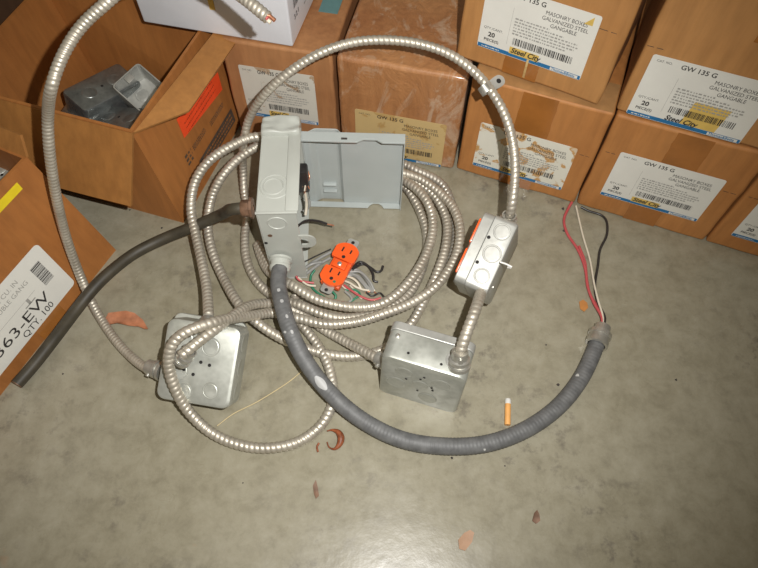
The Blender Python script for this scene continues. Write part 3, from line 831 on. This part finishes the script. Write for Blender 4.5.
# 2: the great loop that leaves the flat box, arcs over, and winds twice
mc('armoured cable rising in the high arc before the cartons, then winding into the coil',
   path([(508, 222, .125), (512, 205, .155), (515, 178, .178), (514, 150, .200), (507, 120, .220), (492, 92, .234), (470, 68, .245), (445, 52, .252), (415, 43, .256), (385, 40, .256), (355, 42, .252), (325, 51, .245), (298, 66, .228), (275, 84, .205), (258, 103, .175), (248, 122, .140), (243.5, 142, .11), (243, 165, .05), (244, 190, .020), (247, 212, .012), (245, 235, .010), (246, 257, .010), (254, 277, .010), (270, 294, .010), (300, 305, .022), (333, 317, .022), (360, 317, .020), (388, 308, .018), (408, 295, .010), (421, 272, .008), (427, 245, .008), (424, 222, .010), (411, 194, .016), (403, 185, .018), ('w', -.02, .622, .040), ('w', -.09, .628, .075), ('w', -.145, .620, .095), (254, 148, .095), (238, 159, .085), (221, 178, .070), (211, 200, .045), (208, 225, .030), (212, 250, .024), (224, 279, .022), (242, 308, .034), (262, 326, .032), (287, 341, .022), (311, 350, .010), (340, 356, .008), (365, 355, .008), (388, 347, .008), (402, 334, .008), (413, 321, .009), (423, 303, .012), (436, 276, .020), (446, 245, .024), (446, 218, .024), (433, 194, .030), (414, 180, .034), ('w', 0.0, .616, .055), ('w', -.07, .614, .066), ('w', -.130, .612, .092), (255, 137, .120), (233, 145, .118), (209, 161, .105), (195, 182, .085), (191, 208, .065), (196, 235, .055), (202, 262, .055), (207, 290, .060), (208.5, 316, .072)]), r=lambda u: .0058 + .0010 * min(1, max(0, (u - .22) / .1)))

# 3: inner strand from the enclosure
mc('armoured cable from under the enclosure, innermost full strand of the coil beside the receptacle',
   path([('w', -.150, .445, .016), (257, 243, .010), (265, 266, .010), (276, 277, .024), (290, 284, .040), (314, 298, .040), (333, 304, .038), (352, 307, .036), (378, 305, .036), (396, 295, .036), (412, 278, .036), (424, 259, .036), (431, 240, .036), (433, 222, .038), (428, 203, .044), (417, 189, .045), (405, 181, .040), ('w', .024, .602, .036), ('w', -.03, .606, .040)]))
# 4: outer right strand -> lower loop
mc('armoured cable making the outer coil strand and the low loop over the left junction box',
   path([('w', -.05, .612, .03), ('w', .01, .612, .04), (403, 173, .045), (419, 178, .042), (438, 191, .040), (453, 207, .040), (460, 228, .040), (458, 250, .038), (450, 268, .036), (434, 288, .034), (411, 303, .030), (383, 314, .030), (355, 322, .028), (325, 324, .028), (298, 318, .026), (275, 313, .022), (250, 316, .050), (228, 319, .085), (211, 323, .105), (195, 328, .110), (181, 335, .108), (171, 347, .100), (169, 366, .080), (176, 390, .055), (190, 413, .028), (212, 433, .012), (240, 445, .0075), (270, 448, .0072), (300, 441, .0072), (322, 424, .0072), (332, 405, .0075), (333, 385, .008), (327, 362, .009), (315, 341, .009), (303, 326, .010), (292, 312, .008), ('w', -.115, .410, .008)]))
# 5: from the left box's front across to the big box
mc('armoured cable linking the left junction box to the side of the standing box',
   path([(181, 356, .095), (198, 342, .100), (218, 327, .092), (237, 313, .070), (252, 305, .048), (272, 304, .024), (296, 311, .010), (325, 330, .010), (345, 341, .018), (364, 351, .030), (380, 360, .040)]))
# 6: short cable between the flat box and the big box
mc('short straight armoured cable between the flat box and the standing box',
   path([(485, 279, .098), (481, 292, .118), (475, 311, .135), (467, 332, .130), (461, 350, .115), (459, 362, .097)]))
# 7: short strand lying under the others at right
mc('armoured cable strand lying on the outer top of the coil behind the grey cover',
   path([('w', -.06, .640, .012), ('w', .0, .642, .016), (404, 164, .022), (416, 170, .024), (430, 176, .022), (442, 184, .020), (449, 196, .016), (454, 214, .012), (456, 236, .010), (450, 262, .009), (436, 283, .008)]), M['alu2'])

def wdir(a, b): return (at(*b) - at(*a))
fitting(LB, at(153, 371, .027) + V((.012, 0, 0)), wdir((164, 373, .03), (146, 367, .026)), M['zinc'])
fitting(LB, at(208, 333, .078), wdir((208, 333, .078), (208, 308, .066)), M['zinc'])
fitting(LB, at(181, 360, .082), wdir((181, 360, .082), (196, 345, .104)), M['zinc'], .0085, .020)
fitting(BB, at(392, 364, .045), wdir((392, 364, .045), (372, 355, .036)), M['zinc'])
fitting(BB, at(459.5, 366, .099), wdir((459.5, 366, .099), (460, 352, .118)), M['zinc'])
fitting(SB, at(485, 281, .100), wdir((485, 279, .098), (481, 292, .118)), M['zinc'], .009, .014)
fitting(SB, at(507, 225, .122), wdir((508, 222, .125), (512, 205, .155)), M['zinc'], .009, .018)

# one-hole strap clipped on the arc
pa, pb = at(482, 84, .238), at(489, 94, .232)
t = thing('cable_strap', 'shiny one-hole steel strap clipped on the high cable arc', 'strap', Matrix.Translation((pa + pb) / 2))
ax = (pb - pa).normalized(); m = along(V((0, 0, 0)), ax)
bm = bmesh.new(); lathe(bm, [(.0070, -.005), (.0080, -.005), (.0080, .005), (.0070, .005), (.0070, -.005)], 24, m); ob('clamp_band', bm, M['zinc'], t)
tabd = at(504, 76, .240) - at(487, 90, .236); tabd = (tabd - ax * tabd.dot(ax)).normalized()
mw = frame(V((0, 0, 0)), tabd, ax)
bm = bmesh.new()
ol = [(.006, -.006), (.020, -.0072)] + [(.024 + .0072 * math.cos(a), .0072 * math.sin(a)) for a in [-math.pi / 2 + math.pi * k / 10 for k in range(11)]] + [(.020, .0072), (.006, .006)]
poly_prism(bm, ol, .004, .0056); ob('tab', bm, M['galv_l'], t, mw)
hole(t, .023, 0, .0057, .0030, mw); hole(t, .023, 0, .0036, .0030, mw)

# ------------------------------------------------------------------ grey liquid-tight conduit
cp = path([(280, 268, .058), (278, 281, .058), (281, 300, .062), (288, 325, .062), (299, 350, .052), (315, 375, .038), (338, 401, .022), (365, 422, .0125), (400, 439, .0117), (440, 446, .0117), (485, 444, .0117), (525, 430, .0117), (558, 407, .0117), (580, 380, .0117), (592, 356, .0117), (598, 340, .0117)])
bm = bmesh.new(); P = sweep(bm, cp, .0106, step=.0012, n=20, pitch=.0046, amp=.0004, sm=60)
cond = ob('flexible_conduit', bm, M['conduit'], angle=75); rebase(cond)
tag(cond, 'thick dark grey flexible conduit curving across the floor from the enclosure', 'conduit')
def child_world(o, parent):
    bpy.context.view_layer.update(); o.parent = parent; o.matrix_parent_inverse = parent.matrix_world.inverted(); return o
dv = (P[-1] - P[-8]).normalized(); m = along(P[-1] - dv * .004, dv)
bm = bmesh.new(); lathe(bm, [(.0118, -.004), (.0148, -.003), (.0150, .004), (.0138, .005), (.0142, .010), (.0155, .0105), (.0155, .016), (.0120, .017), (.0108, .018), (.0108, .027), (.0088, .027), (.0088, .016), (0, .016)], 12, m)
fit = child_world(ob('conduit_fitting', bm, M['zinc'], angle=30), cond)
tip = P[-1] + dv * .016; CP_ = P
for nm, mt, r, l in (('red_wire', 'wred', .0021, [(602, 318, .012), (594, 303, .008), (588, 288, .004), (585, 268, .003), (578, 250, .003), (567, 233, .003), (564, 220, .003), (568, 209, .004), (572, 202, .006)]),
                     ('white_wire', 'wwhite', .0015, [(603, 318, .013), (598, 300, .010), (594, 283, .006), (590, 260, .003), (583, 236, .003), (576, 206, .003)]),
                     ('black_wire', 'black', .0018, [(605, 318, .012), (598, 303, .009), (595, 287, .006), (598, 265, .003), (600, 250, .003), (607, 234, .003), (606, 220, .003), (601, 215, .003), (589, 211, .003), (581, 207, .004)]),
                     ('red_wire', 'wred', .0019, [(604, 317, .011), (597, 306, .006), (590, 294, .003), (587, 280, .002), (585, 262, .0022), (579, 246, .0022)])):
    pts = [tip] + path(l); o = tube_obj(nm, pts, r, M[mt], cond, n=8)
# scuffs on the jacket
tgt = [((326, 380, .050), .011, .5, .006), ((279, 303, .07), .002, .2, -.002), ((284, 318, .07), .0015, .15, -.004), ((275, 292, .07), .0015, .2, .0), ((288, 333, .07), .0015, .15, -.002)]
def add_scuff(P):
    for (px, py, z), hl2, ha, sd in tgt:
        q = at(px, py, z); i0 = min(range(5, len(P) - 5), key=lambda i: (P[i] - q).length)
        bm = bmesh.new(); k = max(2, int(hl2 / .0012)); rows = []
        for i in range(i0 - k, i0 + k + 1):
            i = min(max(i, 1), len(P) - 2)
            t = (P[i + 1] - P[i - 1]).normalized(); up = (V((0, 0, 1)) - t * t.z).normalized(); sdv = t.cross(up)
            e = 1 - ((i - i0) / (k + 1)) ** 2
            rows.append([bm.verts.new(P[i] + (up * math.cos(a) + sdv * math.sin(a)) * .0110) for a in [(-ha + 2 * ha * j / 4) * e + sd * 40 for j in range(5)]])
        for a, b in zip(rows, rows[1:]):
            for j in range(4): bm.faces.new((a[j], a[j + 1], b[j + 1], b[j]))
        child_world(ob('scuff_mark', bm, M['scuff'], angle=80), cond)
add_scuff(CP_)
# fitting at the enclosure
bm = bmesh.new(); fp = on_plane(281, 259, V((0, Y0, 0)), V((0, 1, 0))); fdir = (at(280, 276, .060) - fp)
m = along(fp + V((0, -.0005, 0)), V((fdir.x * .3, -1, -.12)))
lathe(bm, [(0, 0), (.0160, 0), (.0160, .003), (.0138, .004), (.0134, .010), (.0144, .011), (.0144, .015), (.0130, .017), (.0122, .019), (.0105, .019), (0, .018)], 26, m)
child_world(ob('conduit_hub', bm, M['enamel']), En)

# ------------------------------------------------------------------ black service cable
cpn = on_plane(253, 208, V((X0 - .001, 0, 0)), V((1, 0, 0)))
bp = path([(17, 384, .009), (33, 366, .009), (55, 338, .016), (80, 305, .036), (93, 289, .040), (108, 274, .040), (135, 253, .034), (165, 238, .036), (195, 226, .052), (220, 215, .070)]) + [cpn + V((-.022, -.002, 0)), cpn + V((-.010, 0, 0))]
bm = bmesh.new(); P = sweep(bm, bp, lambda u: .0078 - .0012 * max(0, u - .8) * 5 * .5, step=.003, n=14, sm=10)
blk = ob('service_cable', bm, M['rubber'], angle=70); rebase(blk); tag(blk, 'black rubber cable running from the enclosure along the left carton to a cut end', 'cable')
bm = bmesh.new(); e = P[0]; dv = (P[0] - P[3]).normalized(); lathe(bm, [(.0072, -.001), (.0072, .0012), (0, .0012)], 14, along(e, dv)); child_world(ob('cut_end', bm, M['rusty']), blk)
bm = bmesh.new(); lathe(bm, [(.004, -.001), (.013, 0), (.013, .003), (.0105, .004), (.0105, .012), (.0090, .014), (0, .014)], 8, along(cpn, V((-1, -.05, -.05)))); child_world(ob('rusty_connector', bm, M['rusty']), En)

# ------------------------------------------------------------------ orange receptacle with its wires
ra, rb = at(352, 243, .026), at(327, 287, .022)   # top centre, bottom centre of the orange face
yy = (ra - rb); L = yy.length; yy = yy.normalized(); side_ = V((yy.y, -yy.x, 0)).normalized(); zz = side_.cross(yy)
m3 = Matrix((side_, yy, zz)).transposed().to_4x4(); m3.translation = (ra + rb) / 2
RO = thing('duplex_receptacle', 'bright orange duplex receptacle lying in the middle of the coil', 'receptacle', m3)
hw, hl = .0175, L / 2 * .93
bm = bmesh.new()
def face_outline(s):
    o = []
    for c, sg in ((hl * .5, 1), (-hl * .5, -1)):
        pass
    pts = []
    r = .0175
    for a in range(-38, 219, 12):
        pts.append((max(-hw, min(hw, r * 1.12 * math.cos(math.radians(a)))), s * (hl * .50 + (hl * .50) * .98 * math.sin(math.radians(a)) * 1.0)))
    return pts
for s in (1, -1):
    pts = face_outline(s)
    if s == -1: pts = pts[::-1]
    poly_prism(bm, pts, -.003, .0025)
bx(bm, (-.010, -.006, -.003), (.010, .006, .0022), .0006)
bx(bm, (-.0145, -hl * .92, -.014), (.0145, hl * .92, -.0032), .002)
ob('receptacle_body', bm, M['orange'], RO, angle=35)
bm = bmesh.new()
poly_prism(bm, rrect(-.0085, -hl - .010, .0085, hl + .011, .004), -.0052, -.0036)
st = ob('mounting_strap', bm, M['galv_l'], RO)
for s in (1, -1): hole(st, 0, s * (hl + .0055), -.0035, .0026)
screw(RO, 0, 0, .0023, .0032)
for s in (1, -1):
    cy = s * hl * .52
    for x, hh in ((-.0062, .0075), (.0062, .0062)):
        bm = bmesh.new(); bx(bm, (x - .0011, cy + .0045 - hh / 2, .0026), (x + .0011, cy + .0045 + hh / 2, .0028)); ob('slot', bm, M['dark'], RO, smooth=False)
    hole(RO, 0, cy - .0065, .0026, .0026, name='ground_hole')
bm = bmesh.new(); lathe(bm, [(0, .0005), (.0018, .0005), (.0022, 0)], 12); ob('green_dot', bm, M['wgreen'], RO, Matrix.Translation(V((.006, -hl * .78, .0026))))
for i_, (mt, r, l) in enumerate((('black', .0019, [(352, 268, .010), (360, 262, .009), (368, 266, .008), (373, 274, .006), (374, 281, .004), (378, 282, .003)]),
                 ('black', .0019, [(352, 270, .006), (363, 264, .005), (371, 268, .004), (377, 272, .004), (381, 271, .004), (383, 266, .004)]),
                 ('wwhite', .0017, [(344, 276, .012), (352, 278, .012), (358, 283, .010), (361, 289, .006)]),
                 ('wwhite', .0017, [(342, 280, .010), (350, 283, .010), (356, 287, .008), (365, 290, .004), (375, 290, .003)]),
                 ('wgrey', .0020, [(350, 272, .010), (360, 272, .010), (370, 282, .008), (374, 290, .004)]),
                 ('wgrey', .0020, [(348, 273, .006), (358, 276, .006), (366, 285, .005), (372, 292, .003)]),
                 ('wred', .0017, [(344, 285, .008), (352, 291, .007), (362, 297, .005), (372, 300, .004), (381, 298, .004)]),
                 ('wgreen', .0017, [(332, 291, .010), (336, 296, .008), (334, 300, .005), (326, 298, .004), (312, 287, .005), (311, 276, .006), (315, 270, .010)]),
                 ('wgreen', .0016, [(345, 290, .006), (355, 290, .006), (360, 294, .005), (350, 302, .003)]),
                 ('black', .0010, [(302, 263, .012), (316, 256, .012), (331, 249, .012)]),
                 ('wwhite', .0016, [(316, 286, .008), (308, 285, .008), (302, 281, .010), (298, 277, .015)]),
                 ('wred', .0017, [(314, 283, .006), (306, 282, .008), (299, 280, .012), (296, 276, .016)]),
                 ('wgrey', .0024, [(322, 262, .008), (312, 264, .006), (303, 270, .006), (298, 276, .008)]),
                 ('wgrey', .0020, [(345, 291, .006), (352, 299, .004), (346, 304, .003)]),
                 ('wgrey', .0026, [(350, 271, .004), (357, 270, .004), (364, 276, .004), (370, 285, .004), (373, 293, .003)]),
                 ('wgrey', .0026, [(346, 276, .004), (354, 275, .004), (362, 282, .004), (368, 290, .003)]),
                 ('wwhite', .0015, [(340, 283, .006), (346, 289, .005), (355, 292, .004), (362, 299, .003)]),
                 ('black', .0015, [(366, 292, .004), (372, 296, .003), (380, 293, .003), (384, 297, .003)]),
                 ('copper', .0011, [(372, 300, .004), (379, 301, .004), (384, 298, .004)]),
                 ('copper', .0011, [(365, 293, .003), (372, 291, .003), (377, 294, .003)]),
                 ('wgreen', .0018, [(322, 300, .016), (316, 299, .016), (310, 295, .014)]),
                 ('wgrey', .0024, [(331, 252, .004), (320, 258, .004), (308, 266, .004), (300, 274, .005)]),
                 ('wgrey', .0024, [(330, 258, .004), (318, 265, .004), (306, 274, .004)]),
                 ('wwhite', .0014, [(350, 285, .004), (358, 296, .003), (348, 303, .003)]))):
    tube_obj({'black': 'black_wire', 'wwhite': 'white_wire', 'wred': 'red_wire', 'wgreen': 'green_wire', 'wgrey': 'grey_wire', 'copper': 'copper_end'}[mt], path(l), r, M[mt], RO, n=8, step=.003)

# ------------------------------------------------------------------ litter on the floor
# cigarette butt
a, b = at(507.5, 425, .0038), at(508, 399, .0038); dv = b - a
bm = bmesh.new(); m = along(a, dv); L = dv.length
lathe(bm, [(0, 0), (.0036, 0), (.0038, .001), (.0038, L * .80), (0, L * .80)], 16, m, 0)
t = thing('cigarette_butt', 'orange-filtered cigarette butt lying on the bare floor', 'cigarette butt', Matrix.Translation(V((a.x, a.y, 0))))
o = ob('filter', bm, M['filter']); child_world(o, t)
bm = bmesh.new(); lathe(bm, [(0, L * .80), (.0039, L * .80), (.0040, L * .93), (.0032, L), (0, L * .99)], 12, m); child_world(ob('paper_end', bm, M['ash']), t)
# dry leaf
def litter(name, outline, mat, label, cat, h=.004, curl=.004, group=None):
    bm = bmesh.new(); P = [at(x, y, .0008) for x, y in outline]
    c = sum(P, V((0, 0, 0))) / len(P); n = len(P)
    rings = []
    for f in (1.0, .66, .33):
        rings.append([(c.lerp(p, f) + V((0, 0, curl * (f ** 2) * (.5 + .5 * math.sin(k * 2.1)) + h * .3 * (1 - f)))) for k, p in enumerate(P)])
    top = [[bm.verts.new(p + V((0, 0, .0009))) for p in r] for r in rings]; bot = [[bm.verts.new(p) for p in r] for r in rings]
    tc = bm.verts.new(c + V((0, 0, h * .3 + .0009))); bc = bm.verts.new(c + V((0, 0, h * .3)))
    for S, cc in ((top, tc), (bot, bc)):
        for r1, r2 in zip(S, S[1:]):
            for k in range(n): bm.faces.new((r1[k], r1[(k + 1) % n], r2[(k + 1) % n], r2[k]))
        for k in range(n): bm.faces.new((S[-1][k], S[-1][(k + 1) % n], cc))
    for k in range(n): bm.faces.new((top[0][k], bot[0][k], bot[0][(k + 1) % n], top[0][(k + 1) % n]))
    o = ob(name, bm, mat, angle=60); rebase(o); return tag(o, label, cat, group)
litter('dry_leaf', [(106, 321), (110, 315), (118, 312), (127, 312), (136, 315), (143, 320), (149, 330), (146, 331), (140, 327), (131, 327), (119, 325), (108, 325)], M['leaf'], 'curled reddish dry leaf on the floor beside the left cable', 'leaf', .010, .006)
litter('leaf_scrap', [(459, 549), (458, 540), (464, 533), (470, 530), (474, 533), (472, 542), (465, 551)], plain('pale brown scrap', (.42, .25, .15), .6), 'pale brown leaf scrap on the floor near the bottom edge', 'leaf', .003, .002)
litter('leaf_scrap', [(532, 521), (534, 513), (537, 510), (539, 514), (540, 521), (536, 524)], M['rusty'], 'small dark brown crumb on the floor at lower right', 'leaf', .002, .001)
litter('leaf_scrap', [(313, 486), (316, 480), (318, 488), (319, 496), (316, 499), (314, 494)], M['rusty'], 'narrow brown crumb on the floor below the curled shaving', 'leaf', .002, .001)
litter('rust_flake', [(579, 302), (583, 300), (587, 303), (588, 308), (584, 312), (580, 309)], plain('rust orange', (.48, .20, .05), .7), 'small orange rust flake beside the red wires', 'rust flake', .001, .0005)
litter('paper_speck', [(502, 266), (507, 264), (512, 267), (511, 269), (504, 268)], M['ash'], 'small white paper sliver beside the flat box', 'scrap', .002, .001)
# curled shaving: crescent ribbon
P = path([(327, 431, .003), (332, 430, .004), (338, 432, .005), (341, 438, .005), (339, 445, .004), (334, 449, .003), (329, 447, .002), (327, 442, .002)])
bm = bmesh.new(); sweep(bm, P, lambda u: .0009 + .0036 * math.sin(math.pi * min(1, u * 1.15)) ** 2, n=8, step=.0015)
o = ob('curled_shaving', bm, M['fibre'], angle=60); o.location.z = .0; rebase(o); o.location.z = max(o.location.z, .0002); tag(o, 'curled red-brown shaving at the bottom of the low cable loop', 'shaving')
P = path([(319, 443, .002), (317, 447, .002), (318, 452, .002)])
o = tube_obj('curled_shaving', P, .0013, M['fibre'], n=6, step=.002); tag(o, 'tiny red-brown shaving scrap touching the low cable loop', 'shaving')
# straw
o = tube_obj('dry_straw', path([(217, 426, .002), (233, 414, .002), (255, 403, .002), (275, 391, .002), (290, 381, .003), (301, 372, .004)]), .0008, M['straw'], n=6, step=.004); tag(o, 'thin pale straw lying across the floor inside the low cable loop', 'straw')
o = tube_obj('white_stick', path([(500, 262, .15), (506, 264, .15), (512, 267, .15)]), .0012, M['ash'], n=6, step=.003, parent=SB)
# crumbs
rnd = random.Random(11)
for k, (px, py, r) in enumerate(((643, 331, 0), (151, 245, .0014), (162, 228, .0016), (130, 210, .0014), (63, 374, .0012), (558, 385, .0018), (452, 458, .0016), (563, 209, .0022), (564, 231, .002), (638, 217, .0015), (618, 214, .0014), (243, 483, .001), (676, 380, .0016), (546, 345, .001), (505, 466, .001))):
    if not r: continue
    bm = bmesh.new(); bmesh.ops.create_icosphere(bm, subdivisions=1, radius=r)
    for v in bm.verts: v.co = V((v.co.x * rnd.uniform(.7, 1.5), v.co.y * rnd.uniform(.7, 1.3), v.co.z * .5))
    o = ob('dirt_crumb', bm, M['grime'], angle=80); p = at(px, py); o.location = (p.x, p.y, r * .4)
    tag(o, 'tiny dark dirt crumb on the concrete floor', 'crumb', 'dirt crumbs scattered on the floor')

# ------------------------------------------------------------------ camera
cam = bpy.data.cameras.new('camera'); co = bpy.data.objects.new('camera', cam); C.objects.link(co)
m = Matrix((R_, U_, -F_)).transposed().to_4x4(); m.translation = CAM; co.matrix_world = m
cam.sensor_width = 36; cam.lens = FPX / 758 * 36; cam.clip_start = .01
bpy.context.scene.camera = co

# ------------------------------------------------------------------ light: the on-camera flash and dim warm room light
ld_ = bpy.data.lights.new('flash', 'SPOT'); ld_.energy = 35; ld_.color = (1, .985, .965); ld_.spot_size = math.radians(96); ld_.spot_blend = 1.0; ld_.shadow_soft_size = .005
lo_ = bpy.data.objects.new('flash', ld_); C.objects.link(lo_)
m = Matrix((R_, U_, -F_)).transposed().to_4x4(); m.translation = CAM + R_ * .062 + U_ * .045 - F_ * .005; lo_.matrix_world = m @ Matrix.Rotation(math.radians(9), 4, 'Y')
ar = bpy.data.lights.new('ceiling_lamp', 'AREA'); ar.energy = 5; ar.size = 1.2; ar.color = (1, .88, .66)
ao = bpy.data.objects.new('ceiling_lamp', ar); C.objects.link(ao); ao.location = (-.6, -.3, 2.6); ao.rotation_euler = (V((0, .4, 0)) - V(ao.location)).to_track_quat('-Z', 'Y').to_euler()
wd = bpy.data.worlds.new('room'); bpy.context.scene.world = wd; wd.use_nodes = True
wd.node_tree.nodes['Background'].inputs[0].default_value = (1.0, .86, .62, 1); wd.node_tree.nodes['Background'].inputs[1].default_value = .14
vs = bpy.context.scene.view_settings; vs.view_transform = 'Standard'; vs.look = 'None'; vs.exposure = 0; vs.gamma = 1; vs.use_curve_mapping = False
